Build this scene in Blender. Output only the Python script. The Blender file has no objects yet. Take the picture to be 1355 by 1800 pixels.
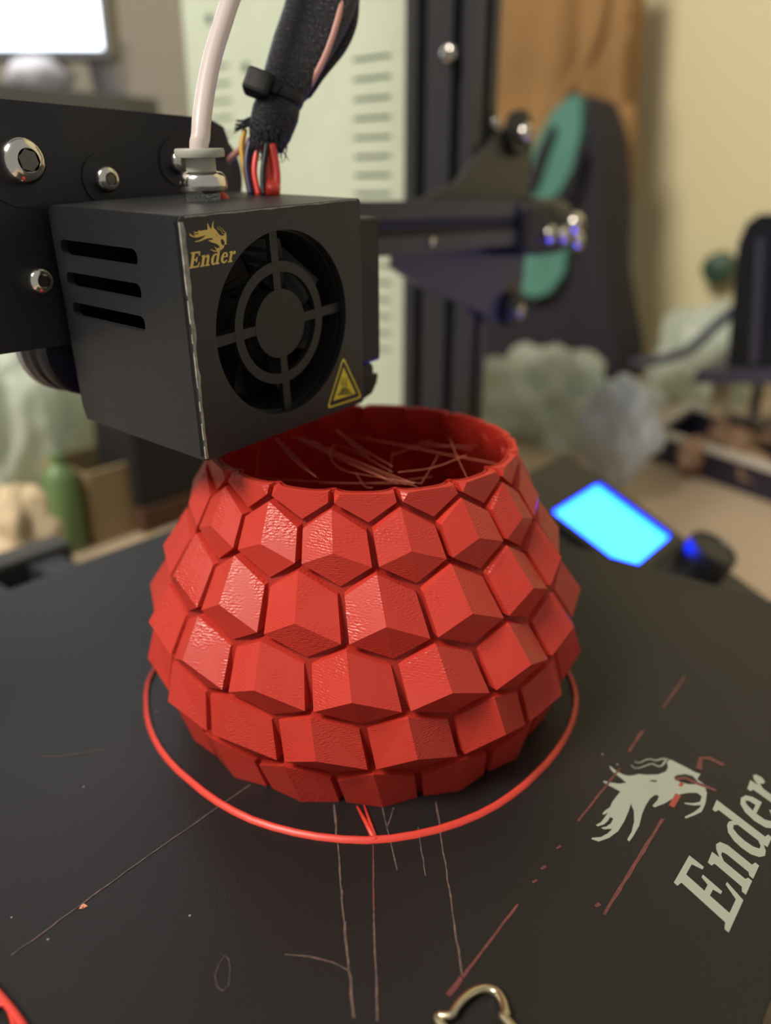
import bpy, bmesh, math, random
import numpy as np
from mathutils import Vector, Matrix, noise, geometry

random.seed(7)
scene = bpy.context.scene
COL = scene.collection
MM = 0.001

# ------------------------------------------------------------------ camera
# world: origin = centre of the printed vase on the bed, X = printer right, -Y = printer front, mm
FPX = 1380.0; PITCH = math.radians(21.8); YAW = math.radians(38.68)
CAM = np.array([-145.3, -123.4, 128.0])
RI = np.array([math.sin(YAW), -math.cos(YAW), 0.0])
F0 = np.array([math.cos(YAW), math.sin(YAW), 0.0]); U0 = np.array([0, 0, 1.0])
FW = F0*math.cos(PITCH) - U0*math.sin(PITCH)
UP = F0*math.sin(PITCH) + U0*math.cos(PITCH)
def ray(x, y): return RI*((x-677.5)/FPX) + FW - UP*((y-900)/FPX)
def on(x, y, axis, val):
    d = ray(x, y); return CAM + d*((val-CAM[axis])/d[axis])
def onp(x, y, P0, N):
    d = ray(x, y); return CAM + d*(((P0-CAM) @ N)/(d @ N))
def at(x, y, depth): return CAM + ray(x, y)*depth
def dep(P): return float((np.array(P)-CAM) @ FW)

cd = bpy.data.cameras.new('camera'); cam = bpy.data.objects.new('camera', cd); COL.objects.link(cam)
cd.sensor_fit = 'VERTICAL'; cd.sensor_height = 36; cd.sensor_width = 27.1; cd.lens = 36*FPX/1800
cd.clip_start = 0.01; cd.clip_end = 20
m = Matrix.Identity(4)
for i in range(3):
    m[i][0] = RI[i]; m[i][1] = UP[i]; m[i][2] = -FW[i]; m[i][3] = CAM[i]*MM
cam.matrix_world = m
cd.dof.use_dof = True; cd.dof.focus_distance = 0.160; cd.dof.aperture_fstop = 7.4
scene.camera = cam

# ------------------------------------------------------------------ world, lights, exposure
vs = scene.view_settings
vs.view_transform = 'Standard'; vs.look = 'None'; vs.gamma = 1; vs.use_curve_mapping = False
vs.exposure = 0.0
w = bpy.data.worlds.new('room_air'); scene.world = w; w.use_nodes = True
bg = w.node_tree.nodes['Background']; bg.inputs[0].default_value = (1.0, 0.95, 0.87, 1); bg.inputs[1].default_value = 0.34

def area(name, loc, target, size, power, color):
    l = bpy.data.lights.new(name, 'AREA'); l.shape = 'SQUARE'; l.size = size; l.energy = power; l.color = color
    o = bpy.data.objects.new(name, l); COL.objects.link(o)
    o.location = Vector(loc); o.rotation_euler = (Vector(target)-Vector(loc)).to_track_quat('-Z', 'Y').to_euler()
    return o
# the room's ceiling lamp, above and a little left behind the photographer
area('ceiling_lamp_offscreen', (-1.30, 0.30, 1.62), (0.1, 0.1, 0), 0.60, 54, (1.0, 0.92, 0.80))

# ------------------------------------------------------------------ materials
def lin(c):
    return tuple((v/255/12.92 if v/255 <= 0.04045 else ((v/255+0.055)/1.055)**2.4) for v in c)
def mat(name, rgb, rough=0.5, metal=0.0, bump=0.0, bscale=800, var=0.0, vscale=60, spec=0.5, trans=0.0, emit=None, estr=0, alpha=1.0, coat=0):
    m = bpy.data.materials.new(name); m.use_nodes = True; nt = m.node_tree
    b = nt.nodes['Principled BSDF']; c = lin(rgb)
    b.inputs['Base Color'].default_value = (*c, 1); b.inputs['Roughness'].default_value = rough
    b.inputs['Metallic'].default_value = metal; b.inputs['Specular IOR Level'].default_value = spec
    b.inputs['Alpha'].default_value = alpha; b.inputs['Coat Weight'].default_value = coat
    tc = nt.nodes.new('ShaderNodeTexCoord')
    if var > 0:
        n = nt.nodes.new('ShaderNodeTexNoise'); n.inputs['Scale'].default_value = vscale; n.inputs['Detail'].default_value = 4
        r = nt.nodes.new('ShaderNodeValToRGB')
        r.color_ramp.elements[0].position = 0.3; r.color_ramp.elements[1].position = 0.7
        r.color_ramp.elements[0].color = tuple(v*(1-var) for v in c)+(1,); r.color_ramp.elements[1].color = tuple(min(1, v*(1+var)) for v in c)+(1,)
        nt.links.new(tc.outputs['Object'], n.inputs['Vector']); nt.links.new(n.outputs['Fac'], r.inputs[0]); nt.links.new(r.outputs[0], b.inputs['Base Color'])
    if bump > 0:
        n2 = nt.nodes.new('ShaderNodeTexNoise'); n2.inputs['Scale'].default_value = bscale; n2.inputs['Detail'].default_value = 3
        bp = nt.nodes.new('ShaderNodeBump'); bp.inputs['Strength'].default_value = bump; bp.inputs['Distance'].default_value = 0.0005
        nt.links.new(tc.outputs['Object'], n2.inputs['Vector']); nt.links.new(n2.outputs['Fac'], bp.inputs['Height']); nt.links.new(bp.outputs[0], b.inputs['Normal'])
    if trans > 0:
        t = nt.nodes.new('ShaderNodeBsdfTranslucent'); t.inputs[0].default_value = (*c, 1)
        mx = nt.nodes.new('ShaderNodeMixShader'); mx.inputs[0].default_value = trans
        out = nt.nodes['Material Output']
        nt.links.new(b.outputs[0], mx.inputs[1]); nt.links.new(t.outputs[0], mx.inputs[2]); nt.links.new(mx.outputs[0], out.inputs[0])
    if emit:
        b.inputs['Emission Color'].default_value = (*emit, 1); b.inputs['Emission Strength'].default_value = estr
    return m

def red_plastic(name, rgb, layers=True, trans=0.0):
    m = mat(name, rgb, 0.38, trans=trans); nt = m.node_tree; b = nt.nodes['Principled BSDF']
    tc = [n for n in nt.nodes if n.type == 'TEX_COORD'][0]
    oi = nt.nodes.new('ShaderNodeObjectInfo')
    # gloss varies from tile to tile and in small patches
    n = nt.nodes.new('ShaderNodeTexNoise'); n.inputs['Scale'].default_value = 120; n.inputs['Detail'].default_value = 2
    add = nt.nodes.new('ShaderNodeVectorMath'); add.operation = 'ADD'
    nt.links.new(tc.outputs['Object'], add.inputs[0]); nt.links.new(oi.outputs['Random'], add.inputs[1]); nt.links.new(add.outputs[0], n.inputs['Vector'])
    mr = nt.nodes.new('ShaderNodeMapRange'); mr.inputs[1].default_value = 0.35; mr.inputs[2].default_value = 0.65; mr.inputs[3].default_value = 0.44; mr.inputs[4].default_value = 0.24
    nt.links.new(n.outputs['Fac'], mr.inputs[0]); nt.links.new(mr.outputs[0], b.inputs['Roughness'])
    # printed layers: fine horizontal ridges plus rough surface grain where the patch noise is high
    mp = nt.nodes.new('ShaderNodeMapping'); mp.inputs['Scale'].default_value = (1300, 1300, 2400)
    n2 = nt.nodes.new('ShaderNodeTexNoise'); n2.inputs['Scale'].default_value = 1.0; n2.inputs['Detail'].default_value = 2
    nt.links.new(add.outputs[0], mp.inputs[0]); nt.links.new(mp.outputs[0], n2.inputs['Vector'])
    wv = nt.nodes.new('ShaderNodeTexWave'); wv.bands_direction = 'Z'; wv.inputs['Scale'].default_value = 600; wv.inputs['Distortion'].default_value = 1.5
    nt.links.new(tc.outputs['Object'], wv.inputs['Vector'])
    mx = nt.nodes.new('ShaderNodeMath'); mx.operation = 'MULTIPLY_ADD'; mx.inputs[1].default_value = 0.12
    nt.links.new(wv.outputs['Fac'], mx.inputs[0]); nt.links.new(n2.outputs['Fac'], mx.inputs[2])
    mr2 = nt.nodes.new('ShaderNodeMapRange'); mr2.inputs[1].default_value = 0.42; mr2.inputs[2].default_value = 0.62; mr2.inputs[3].default_value = 0.06; mr2.inputs[4].default_value = 0.85
    nt.links.new(n.outputs['Fac'], mr2.inputs[0])
    bp = nt.nodes.new('ShaderNodeBump'); bp.inputs['Distance'].default_value = 0.00022
    nt.links.new(mr2.outputs[0], bp.inputs['Strength']); nt.links.new(mx.outputs[0], bp.inputs['Height']); nt.links.new(bp.outputs[0], b.inputs['Normal'])
    return m

def bed_material():
    m = mat('bed_surface', (34, 32, 32), 0.48, spec=0.35, bump=0.25, bscale=2500); nt = m.node_tree; b = nt.nodes['Principled BSDF']
    tc = [n for n in nt.nodes if n.type == 'TEX_COORD'][0]
    v = nt.nodes.new('ShaderNodeTexVoronoi'); v.inputs['Scale'].default_value = 150
    lt = nt.nodes.new('ShaderNodeMath'); lt.operation = 'LESS_THAN'; lt.inputs[1].default_value = 0.035
    n = nt.nodes.new('ShaderNodeTexNoise'); n.inputs['Scale'].default_value = 25
    gt = nt.nodes.new('ShaderNodeMath'); gt.operation = 'GREATER_THAN'; gt.inputs[1].default_value = 0.54
    mu = nt.nodes.new('ShaderNodeMath'); mu.operation = 'MULTIPLY'
    n3 = nt.nodes.new('ShaderNodeTexNoise'); n3.inputs['Scale'].default_value = 14; n3.inputs['Detail'].default_value = 6
    r = nt.nodes.new('ShaderNodeValToRGB'); r.color_ramp.elements[0].position = .3; r.color_ramp.elements[1].position = .75
    r.color_ramp.elements[0].color = (*lin((25, 23, 24)), 1); r.color_ramp.elements[1].color = (*lin((33, 30, 30)), 1)
    mx = nt.nodes.new('ShaderNodeMix'); mx.data_type = 'RGBA'; mx.inputs[7].default_value = (*lin((150, 140, 132)), 1)
    for a_ in (v, n, n3): nt.links.new(tc.outputs['Object'], a_.inputs['Vector'])
    nt.links.new(v.outputs['Distance'], lt.inputs[0]); nt.links.new(n.outputs['Fac'], gt.inputs[0])
    nt.links.new(lt.outputs[0], mu.inputs[0]); nt.links.new(gt.outputs[0], mu.inputs[1])
    nt.links.new(n3.outputs['Fac'], r.inputs[0]); nt.links.new(r.outputs[0], mx.inputs[6]); nt.links.new(mu.outputs[0], mx.inputs[0])
    nt.links.new(mx.outputs[2], b.inputs['Base Color'])
    return m

def braid_material():
    m = mat('braided_sleeve', (38, 38, 46), 0.45); nt = m.node_tree; b = nt.nodes['Principled BSDF']
    tc = [n for n in nt.nodes if n.type == 'TEX_COORD'][0]
    mp = nt.nodes.new('ShaderNodeMapping'); mp.inputs['Rotation'].default_value = (0.3, 0.5, 0.2)
    wv = nt.nodes.new('ShaderNodeTexWave'); wv.inputs['Scale'].default_value = 380; wv.inputs['Distortion'].default_value = 6; wv.inputs['Detail Scale'].default_value = 3
    mp2 = nt.nodes.new('ShaderNodeMapping'); mp2.inputs['Scale'].default_value = (1600, 1600, 350); mp2.inputs['Rotation'].default_value = (0.0, 0.35, 0)
    n = nt.nodes.new('ShaderNodeTexNoise'); n.inputs['Scale'].default_value = 1
    nt.links.new(tc.outputs['Object'], mp.inputs[0]); nt.links.new(mp.outputs[0], wv.inputs['Vector'])
    nt.links.new(tc.outputs['Object'], mp2.inputs[0]); nt.links.new(mp2.outputs[0], n.inputs['Vector'])
    ad = nt.nodes.new('ShaderNodeMath'); ad.operation = 'ADD'
    nt.links.new(wv.outputs['Fac'], ad.inputs[0]); nt.links.new(n.outputs['Fac'], ad.inputs[1])
    bp = nt.nodes.new('ShaderNodeBump'); bp.inputs['Strength'].default_value = 0.8; bp.inputs['Distance'].default_value = 0.0006
    nt.links.new(ad.outputs[0], bp.inputs['Height']); nt.links.new(bp.outputs[0], b.inputs['Normal'])
    return m

M = dict(
    red=red_plastic('red_filament', (208, 63, 50), trans=0.22),
    redwall=red_plastic('red_filament_wall', (208, 63, 50), trans=0.55),
    redthread=mat('red_thread', (208, 63, 50), 0.35),
    residue=mat('red_residue', (96, 52, 50), 0.5, var=.35, vscale=900),
    palethread=mat('pale_thread', (226, 128, 104), 0.3),
    dull=mat('dull_streak', (92, 74, 68), 0.6, var=.4, vscale=700),
    bed=bed_material(), bededge=mat('bed_edge', (28, 28, 30), 0.5),
    logo=mat('logo_grey', (150, 156, 142), 0.6, var=.05),
    black=mat('black_shroud', (36, 37, 40), 0.42, bump=0.25, bscale=2200),
    plate=mat('black_anodised', (32, 33, 40), 0.42, bump=0.1, bscale=1500),
    dark=mat('dark_plastic', (16, 16, 18), 0.55), fan=mat('fan_plastic', (30, 31, 33), 0.5),
    wear=mat('worn_edge', (150, 150, 142), 0.6, var=.4, vscale=500),
    gold=mat('gold_print', (228, 200, 112), 0.5), yellow=mat('yellow_print', (236, 220, 70), 0.5),
    blackprint=mat('black_print', (14, 14, 14), 0.6),
    chrome=mat('chrome', (225, 222, 214), 0.16, metal=1.0, bump=.05, bscale=900),
    clipwire=mat('clip_wire', (196, 188, 160), 0.34, metal=1.0),
    socket_shade=mat('hex_shade_plug', (118, 114, 108), 0.35, metal=1.0), ring=mat('red_ring', (208, 63, 50), 0.4), residue2=mat('red_residue_bright', (146, 62, 54), 0.5),
    steel=mat('steel_hex', (150, 150, 148), 0.3, metal=1.0, bump=.3, bscale=1600),
    tube=mat('white_tube', (232, 220, 216), 0.32, trans=0.2), collar=mat('collar_grey', (176, 176, 164), 0.45),
    braid=braid_material(),
    wred=mat('wire_red', (222, 62, 52), 0.3), wblack=mat('wire_black', (22, 22, 26), 0.35), wyellow=mat('wire_yellow', (206, 158, 38), 0.35),
    wblue=mat('wire_blue', (28, 34, 72), 0.35), wpink=mat('wire_pink', (206, 150, 138), 0.4),
    extr=mat('black_extrusion', (46, 46, 50), 0.34, bump=.1), slot=mat('extrusion_slot', (14, 14, 18), 0.6),
    psu=mat('psu_white', (192, 202, 180), 0.5, var=.04), psuslot=mat('psu_slot', (60, 74, 66), 0.7),
    bracket=mat('bracket_metal', (60, 60, 60), 0.4), rubber=mat('wheel_rubber', (20, 20, 26), 0.5), wheelgrey=mat('wheel_grey', (148, 148, 150), 0.45),
    belt=mat('belt', (22, 22, 24), 0.7),
    lcdbody=mat('screen_body', (26, 26, 30), 0.4), knob=mat('knob_black', (20, 20, 26), 0.4),
    screen=mat('screen_lit', (10, 40, 90), 0.3, emit=(0.0022, 0.024, 1.0), estr=60.0),
    monitor=mat('monitor_lit', (200, 210, 230), 0.3, emit=(0.80, 0.88, 1.0), estr=3.2),
    bezel=mat('monitor_bezel', (106, 106, 106), 0.4),
    wallr=mat('wall_cream', (214, 204, 164), 0.85, bump=.1, bscale=200), wallb=mat('wall_grey', (186, 184, 180), 0.85, bump=.1, bscale=200),
    desk=mat('desk_wood', (178, 158, 134), 0.5, var=.12, vscale=12),
    jacket=mat('tan_cloth', (150, 114, 70), 0.9, bump=.2, bscale=500, var=.1, vscale=10), jacketdark=mat('brown_cloth', (84, 58, 40), 0.9, var=.2, vscale=12),
    teal=mat('teal_cloth', (80, 132, 118), 0.8, var=.12, vscale=30), navy=mat('dark_cloth', (32, 28, 38), 0.8, var=.15, vscale=15),
    bag=mat('plastic_bag', (222, 232, 218), 0.3, trans=0.4), bagw=mat('white_bag', (214, 220, 226), 0.4, trans=.3),
    tray=mat('tray_dark', (40, 36, 50), 0.4), rim=mat('tray_rim', (196, 190, 178), 0.3), brown=mat('tan_scrap', (150, 118, 92), 0.7, var=.2),
    blackcase=mat('black_case', (28, 28, 34), 0.35), purple=mat('shelf_dark', (72, 70, 88), 0.5), green=mat('green_knob', (48, 74, 58), 0.5),
    beige2=mat('olive_card', (150, 144, 118), 0.8, var=.12, vscale=9), shelfback=mat('shelf_back', (106, 106, 106), 0.8), blackmat=mat('black_matt', (18, 16, 18), 0.7),
    beige=mat('beige_box', (150, 132, 98), 0.7, var=.2, vscale=14), greenb=mat('green_bottle', (98, 124, 78), 0.4), pale=mat('pale_cloth', (206, 186, 152), 0.8, var=.2, vscale=30),
    yellowb=mat('yellow_scrap', (196, 160, 66), 0.6), orange=mat('orange_scrap', (206, 140, 110), 0.6), whiteb=mat('white_cup', (205, 205, 214), 0.5),
)

# ------------------------------------------------------------------ builders (all coordinates in mm)
WL = {}
def empty(name, loc, label=None, cat=None, group=None):
    o = bpy.data.objects.new(name, None); COL.objects.link(o); o.location = Vector(loc)*MM; o.empty_display_size = 0.01
    WL[o.name] = np.array(loc, float)
    if label: o['label'] = label; o['category'] = cat
    if group: o['group'] = group
    return o
def obj(name, bm, m, parent=None, label=None, cat=None, group=None, kind=None, smooth=False, origin=None):
    """bm holds world mm; the object's origin is its parent's, or the base centre of a top-level mesh"""
    vs_ = [v.co for v in bm.verts]
    if parent is not None: L = WL[parent.name]
    elif origin is not None: L = np.array(origin, float)
    else:
        A = np.array([tuple(c) for c in vs_]); L = (A.min(0)+A.max(0))/2; L[2] = A[:, 2].min()
    for v in bm.verts: v.co = (v.co - Vector(L))*MM
    bmesh.ops.recalc_face_normals(bm, faces=bm.faces[:])
    me = bpy.data.meshes.new(name); bm.to_mesh(me); bm.free()
    me.materials.append(M[m] if isinstance(m, str) else m)
    if smooth:
        for p_ in me.polygons: p_.use_smooth = True
        if smooth != 'all':
            me.set_sharp_from_angle(angle=math.radians(38))
    o = bpy.data.objects.new(name, me); COL.objects.link(o)
    WL[o.name] = L
    if parent is not None: o.parent = parent
    else: o.location = Vector(L)*MM
    if label: o['label'] = label; o['category'] = cat
    if group: o['group'] = group
    if kind: o['kind'] = kind
    return o
def poly(bm, pts, faces):
    vs_ = [bm.verts.new(Vector(p)) for p in pts]
    for f_ in faces:
        try: bm.faces.new([vs_[i] for i in f_])
        except ValueError: pass
    return vs_
def box(bm, o, ax=(1, 0, 0), ay=(0, 1, 0), az=(0, 0, 1), bev=0):
    """box from corner o along three edge vectors"""
    o, ax, ay, az = (np.array(v, float) for v in (o, ax, ay, az))
    pts = [o, o+ax, o+ax+ay, o+ay, o+az, o+ax+az, o+ax+ay+az, o+ay+az]
    vs_ = poly(bm, pts, [(0, 3, 2, 1), (4, 5, 6, 7), (0, 1, 5, 4), (1, 2, 6, 5), (2, 3, 7, 6), (3, 0, 4, 7)])
    if bev:
        ed = list({e for v in vs_ for e in v.link_edges})
        bmesh.ops.bevel(bm, geom=ed, offset=bev, segments=2, affect='EDGES', profile=0.5)
def bx(lo, hi, bev=0):
    bm = bmesh.new(); lo = np.array(lo, float); hi = np.array(hi, float); d = hi-lo
    box(bm, lo, (d[0], 0, 0), (0, d[1], 0), (0, 0, d[2]), bev); return bm
def plate(outer, holes, fr, w0, w1, bm=None):
    """2D outline with holes, extruded from w0 to w1; fr(u,v,w) -> world point"""
    bm = bm or bmesh.new()
    loops = [outer]+list(holes)
    tri = geometry.tessellate_polygon([[Vector((p[0], p[1], 0)) for p in l] for l in loops])
    flat = [p for l in loops for p in l]
    a = [bm.verts.new(Vector(fr(p[0], p[1], w0))) for p in flat]; b = [bm.verts.new(Vector(fr(p[0], p[1], w1))) for p in flat]
    for t in tri:
        for vv in ([a[i] for i in t], [b[i] for i in reversed(t)]):
            try: bm.faces.new(vv)
            except ValueError: pass
    k = 0
    for l in loops:
        n = len(l)
        for i in range(n):
            j = (i+1) % n
            try: bm.faces.new([a[k+i], b[k+i], b[k+j], a[k+j]])
            except ValueError: pass
        k += n
    return bm
def circle2(cx, cy, r, n=48, a0=0): return [(cx+r*math.cos(a0+2*math.pi*i/n), cy+r*math.sin(a0+2*math.pi*i/n)) for i in range(n)]
def lathe(prof, o, axis, n=32, bm=None):
    """prof: (radius, height) pairs along axis from o"""
    bm = bm or bmesh.new(); o = Vector(o); ax = Vector(axis).normalized()
    e1 = ax.orthogonal().normalized(); e2 = ax.cross(e1); rings = []
    for r, h in prof:
        if r < 1e-6: rings.append([bm.verts.new(o+ax*h)])
        else: rings.append([bm.verts.new(o+ax*h+(e1*math.cos(2*math.pi*i/n)+e2*math.sin(2*math.pi*i/n))*r) for i in range(n)])
    for a, b in zip(rings, rings[1:]):
        for i in range(n):
            j = (i+1) % n
            if len(a) == 1 and len(b) == 1: continue
            if len(a) == 1: bm.faces.new([a[0], b[i], b[j]])
            elif len(b) == 1: bm.faces.new([a[i], b[0], a[j]])
            else: bm.faces.new([a[i], b[i], b[j], a[j]])
    for rg in (rings[0], rings[-1]):
        if len(rg) > 1: bm.faces.new(rg)
    return bm
def spline(P, n):
    P = [np.array(p, float) for p in P]; out = []
    Q = [2*P[0]-P[1]]+P+[2*P[-1]-P[-2]]
    for i in range(1, len(Q)-2):
        for k in range(n):
            t = k/n
            out.append(0.5*((2*Q[i])+(Q[i+1]-Q[i-1])*t+(2*Q[i-1]-5*Q[i]+4*Q[i+1]-Q[i+2])*t*t+(-Q[i-1]+3*Q[i]-3*Q[i+1]+Q[i+2])*t**3))
    out.append(P[-1]); return out
def tube(path, rad, seg=12, bm=None, wide=None, closed=False, cap=True):
    """swept tube; rad scalar / list / list of (a,b) ellipse radii with 'wide' the direction of a"""
    bm = bm or bmesh.new(); P = [Vector(p) for p in path]; n = len(P); rings = []; e1 = None
    for i in range(n):
        if closed: T = P[(i+1) % n]-P[i-1]
        else: T = P[min(i+1, n-1)]-P[max(i-1, 0)]
        T.normalize()
        if wide is not None: e = Vector(wide); e1 = (e-T*e.dot(T)).normalized()
        elif e1 is None: e1 = T.orthogonal().normalized()
        else: e1 = (e1-T*e1.dot(T)).normalized()
        e2 = T.cross(e1); r = rad[i] if isinstance(rad, (list, tuple, np.ndarray)) else rad
        a, b = r if isinstance(r, (tuple, list)) else (r, r)
        rings.append([bm.verts.new(P[i]+e1*(a*math.cos(2*math.pi*k/seg))+e2*(b*math.sin(2*math.pi*k/seg))) for k in range(seg)])
    for i in range(n if closed else n-1):
        A, B = rings[i], rings[(i+1) % n]
        for k in range(seg): bm.faces.new([A[k], B[k], B[(k+1) % seg], A[(k+1) % seg]])
    if cap and not closed: bm.faces.new(rings[0]); bm.faces.new(rings[-1])
    return bm
def blob(c, rad, amp, freq, seed, sub=4, sharp=False):
    bm = bmesh.new(); bmesh.ops.create_icosphere(bm, subdivisions=sub, radius=1)
    c = Vector(c)
    for v in bm.verts:
        d = v.co.normalized(); q = (Vector((d.x*1.7, d.y*1.7, d.z*.8)) if sharp else d)*freq+Vector((seed*3.1, seed*1.7, seed))
        h = noise.fractal(q, 1.0, 2.0, 4) if not sharp else (.9*noise.noise(q)+.45*(.5-abs(noise.noise(q*1.9)))*1.4+.22*(.5-abs(noise.noise(q*3.7))))
        s = 1+amp*h
        v.co = c+Vector((d.x*rad[0], d.y*rad[1], d.z*rad[2]))*s
    return bm
def slab(px, axis, val, thick, bev=0, zmin=-75):
    """outline picked on a plane of the scene, extruded to a solid of real thickness (away from the viewer)"""
    P = [on(x, y, axis, val) for x, y in px]
    for p in P: p[2] = max(p[2], zmin)
    bm = bmesh.new(); ids = [i for i in range(3) if i != axis]
    def fr(u, v, w_):
        q = np.zeros(3); q[ids[0]] = u; q[ids[1]] = v; q[axis] = val+w_; return q
    plate([(p[ids[0]], p[ids[1]]) for p in P], [], fr, 0, thick, bm)
    if bev:
        ed = [e for e in bm.edges if e.calc_face_angle(0) > 0.5]
        bmesh.ops.bevel(bm, geom=ed, offset=bev, segments=3, affect='EDGES', profile=0.5, clamp_overlap=True)
    return bm
def screw(parent, o, axis, r, h, name='screw'):
    """button-head screw: domed head with a dark hex plug as recess shade"""
    s = obj(name, lathe([(r, 0), (r, h*.35), (r*.93, h*.7), (r*.72, h*.95), (r*.5, h), (r*.5, h*.35), (0, h*.35)], o, axis, 28), 'chrome', parent, smooth=True)
    obj('hex_shade_plug', lathe([(r*.46, h*.2), (r*.46, h*.985)], o, axis, 6), 'socket_shade', s)  # darker hex plug fills the recess, its shade put into the colour
    return s

# ------------------------------------------------------------------ room
def struct(name, bm, m):
    o = obj(name, bm, m); o['kind'] = 'structure'; return o
struct('wall_right', bx((860, -900, -800), (900, 940, 1700)), 'wallr')
struct('wall_back', bx((-900, 900, -800), (860, 940, 1700)), 'wallb')
desk = empty('desk', (300, 0, -105), 'pale wood desk top under the printer', 'desk')
obj('desk_top', bx((-230, -420, -105), (858, 898, -75), 2), 'desk', desk)
for q in ((-200, -390), (820, -390), (-200, 860), (820, 860)):
    obj('leg', bx((q[0], q[1], -800), (q[0]+30, q[1]+30, -105)), 'desk', desk)

# ------------------------------------------------------------------ print bed
bed = empty('print_bed', (0, 0, -6), 'black printer bed with grey dragon logo under the red vase', 'printer bed')
BX0, BX1, BY0, BY1 = -118, 123, -116, 134
def rrect(x0, y0, x1, y1, r, n=6):
    o = []
    for cx, cy, a in ((x1-r, y1-r, 0), (x0+r, y1-r, 90), (x0+r, y0+r, 180), (x1-r, y0+r, 270)):
        for k in range(n+1): o.append((cx+r*math.cos(math.radians(a+90*k/n)), cy+r*math.sin(math.radians(a+90*k/n))))
    return o
obj('build_surface', plate(rrect(BX0, BY0, BX1, BY1, 4), [], lambda u, v, w_: (u, v, w_), -1.2, 0), 'bed', bed)
obj('bed_plate', plate(rrect(BX0, BY0, BX1, BY1, 4), [], lambda u, v, w_: (u, v, w_), -5, -1.3), 'bededge', bed)
obj('bed_carriage', bx((-95, -95, -32), (95, 110, -28)), 'bracket', bed)
for q in ((-85, -85), (85, -85), (-85, 100), (85, 100)):
    obj('levelling_post', lathe([(6, 0), (6, 23.2)], (q[0], q[1], -28.2), (0, 0, 1), 16), 'steel', bed)

# lettering: bold italic serif glyphs, cap height 1
GL = {
 'E': (.92, [(0,0),(.78,0),(.86,.32),(.79,.32),(.68,.1),(.34,.1),(.34,.45),(.5,.45),(.54,.32),(.61,.32),(.61,.68),(.54,.68),(.5,.55),(.34,.55),(.34,.9),(.62,.9),(.7,.72),(.77,.72),(.75,1),(0,1),(0,.93),(.12,.9),(.12,.1),(0,.07)], []),
 'n': (.84, [(0,0),(.36,0),(.36,.07),(.29,.1),(.29,.5),(.38,.58),(.45,.58),(.48,.5),(.48,.1),(.42,.07),(.42,0),(.78,0),(.78,.07),(.68,.1),(.68,.55),(.62,.68),(.5,.72),(.4,.68),(.29,.58),(.28,.72),(0,.7),(0,.63),(.09,.6),(.09,.1),(0,.07)], []),
 'd': (.82, [(.76,0),(.76,.07),(.66,.1),(.66,1.06),(.36,1.04),(.36,.98),(.46,.95),(.46,.66),(.38,.71),(.26,.71),(.12,.64),(.04,.5),(.02,.35),(.04,.18),(.12,.05),(.24,-.02),(.36,0),(.46,.07),(.47,0)],
       [[(.46,.56),(.38,.62),(.29,.6),(.24,.5),(.22,.35),(.24,.2),(.3,.1),(.38,.1),(.46,.17)]]),
 'e': (.68, [(.6,.16),(.5,.03),(.34,-.02),(.18,.03),(.06,.15),(.02,.35),(.06,.55),(.17,.68),(.33,.72),(.48,.67),(.57,.55),(.6,.38),(.22,.38),(.23,.22),(.3,.12),(.4,.11),(.55,.22)],
       [[(.23,.45),(.42,.45),(.41,.57),(.34,.64),(.27,.58)]]),
 'r': (.6, [(0,0),(.4,0),(.4,.07),(.29,.1),(.29,.45),(.36,.55),(.44,.49),(.52,.49),(.57,.57),(.54,.68),(.46,.72),(.38,.68),(.29,.56),(.28,.72),(0,.7),(0,.63),(.09,.6),(.09,.1),(0,.07)], []),
}
def word(parent, txt, fr, sx, sy, shear, w0, w1, m):
    x = 0
    for ch in txt:
        adv, outer, holes = GL[ch]
        T = lambda p: ((x+p[0])*sx+p[1]*shear*sy, p[1]*sy)
        obj('letter', plate([T(p) for p in outer], [[T(p) for p in h] for h in holes], fr, w0, w1), m, parent)
        x += adv
bedfr = lambda u, v, w_: (-21.2+u, -106.5+v, w_)
word(bed, 'Ender', bedfr, 12.0, 12.2, .42, -.05, .06, 'logo')
# dragon emblem, outline in the emblem's own picture units, laid on the bed
DR = [(630,128),(690,140),(770,180),(850,222),(882,232),(868,252),(860,270),(905,300),(925,360),(915,430),(890,485),(850,505),(785,530),(775,520),(835,490),(880,455),(885,440),(840,443),(775,432),(775,425),(835,428),(880,418),(890,380),(860,358),(800,358),(745,368),(690,400),(640,430),(575,455),(560,445),(595,405),(603,378),(580,370),(545,395),(515,440),(490,500),(470,580),(430,650),(405,685),(390,672),(420,620),(437,550),(435,480),(415,430),(400,480),(370,550),(330,615),(270,660),(200,685),(150,668),(155,660),(215,655),(260,630),(290,600),(265,600),(235,603),(215,592),(250,585),(280,565),(298,530),(275,520),(262,545),(235,570),(195,583),(180,575),(215,555),(238,525),(262,490),(245,500),(228,505),(225,495),(245,475),(275,455),(290,420),(320,380),(345,350),(300,325),(260,305),(230,285),(232,278),(280,290),(340,298),(385,290),(350,260),(310,230),(285,205),(270,180),(280,182),(320,215),(360,235),(400,245),(440,240),(465,232),(520,238),(600,235),(650,215),(665,185),(655,150)]
DEYE = [(535,280),(560,271),(592,276),(585,287)]
DMOUTH = [(705,255),(720,240),(780,232),(830,245),(862,280),(858,302),(800,300),(740,285)]
WAVES = [[(440,146),(462,158),(490,150),(520,134),(550,132),(580,142),(605,136),(632,128),(665,133)], [(415,172),(440,192),(470,192),(505,180),(540,166),(565,164),(590,178),(615,180),(632,168),(642,150),(668,140)]]
def logo_world(p): return on(1000+p[0]/3.817, 1300+p[1]/3.817, 2, 0)
DRW = [tuple(logo_world(p)[:2]) for p in DR]; HOL = [[tuple(logo_world(p)[:2]) for p in h] for h in (DEYE, DMOUTH)]
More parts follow.
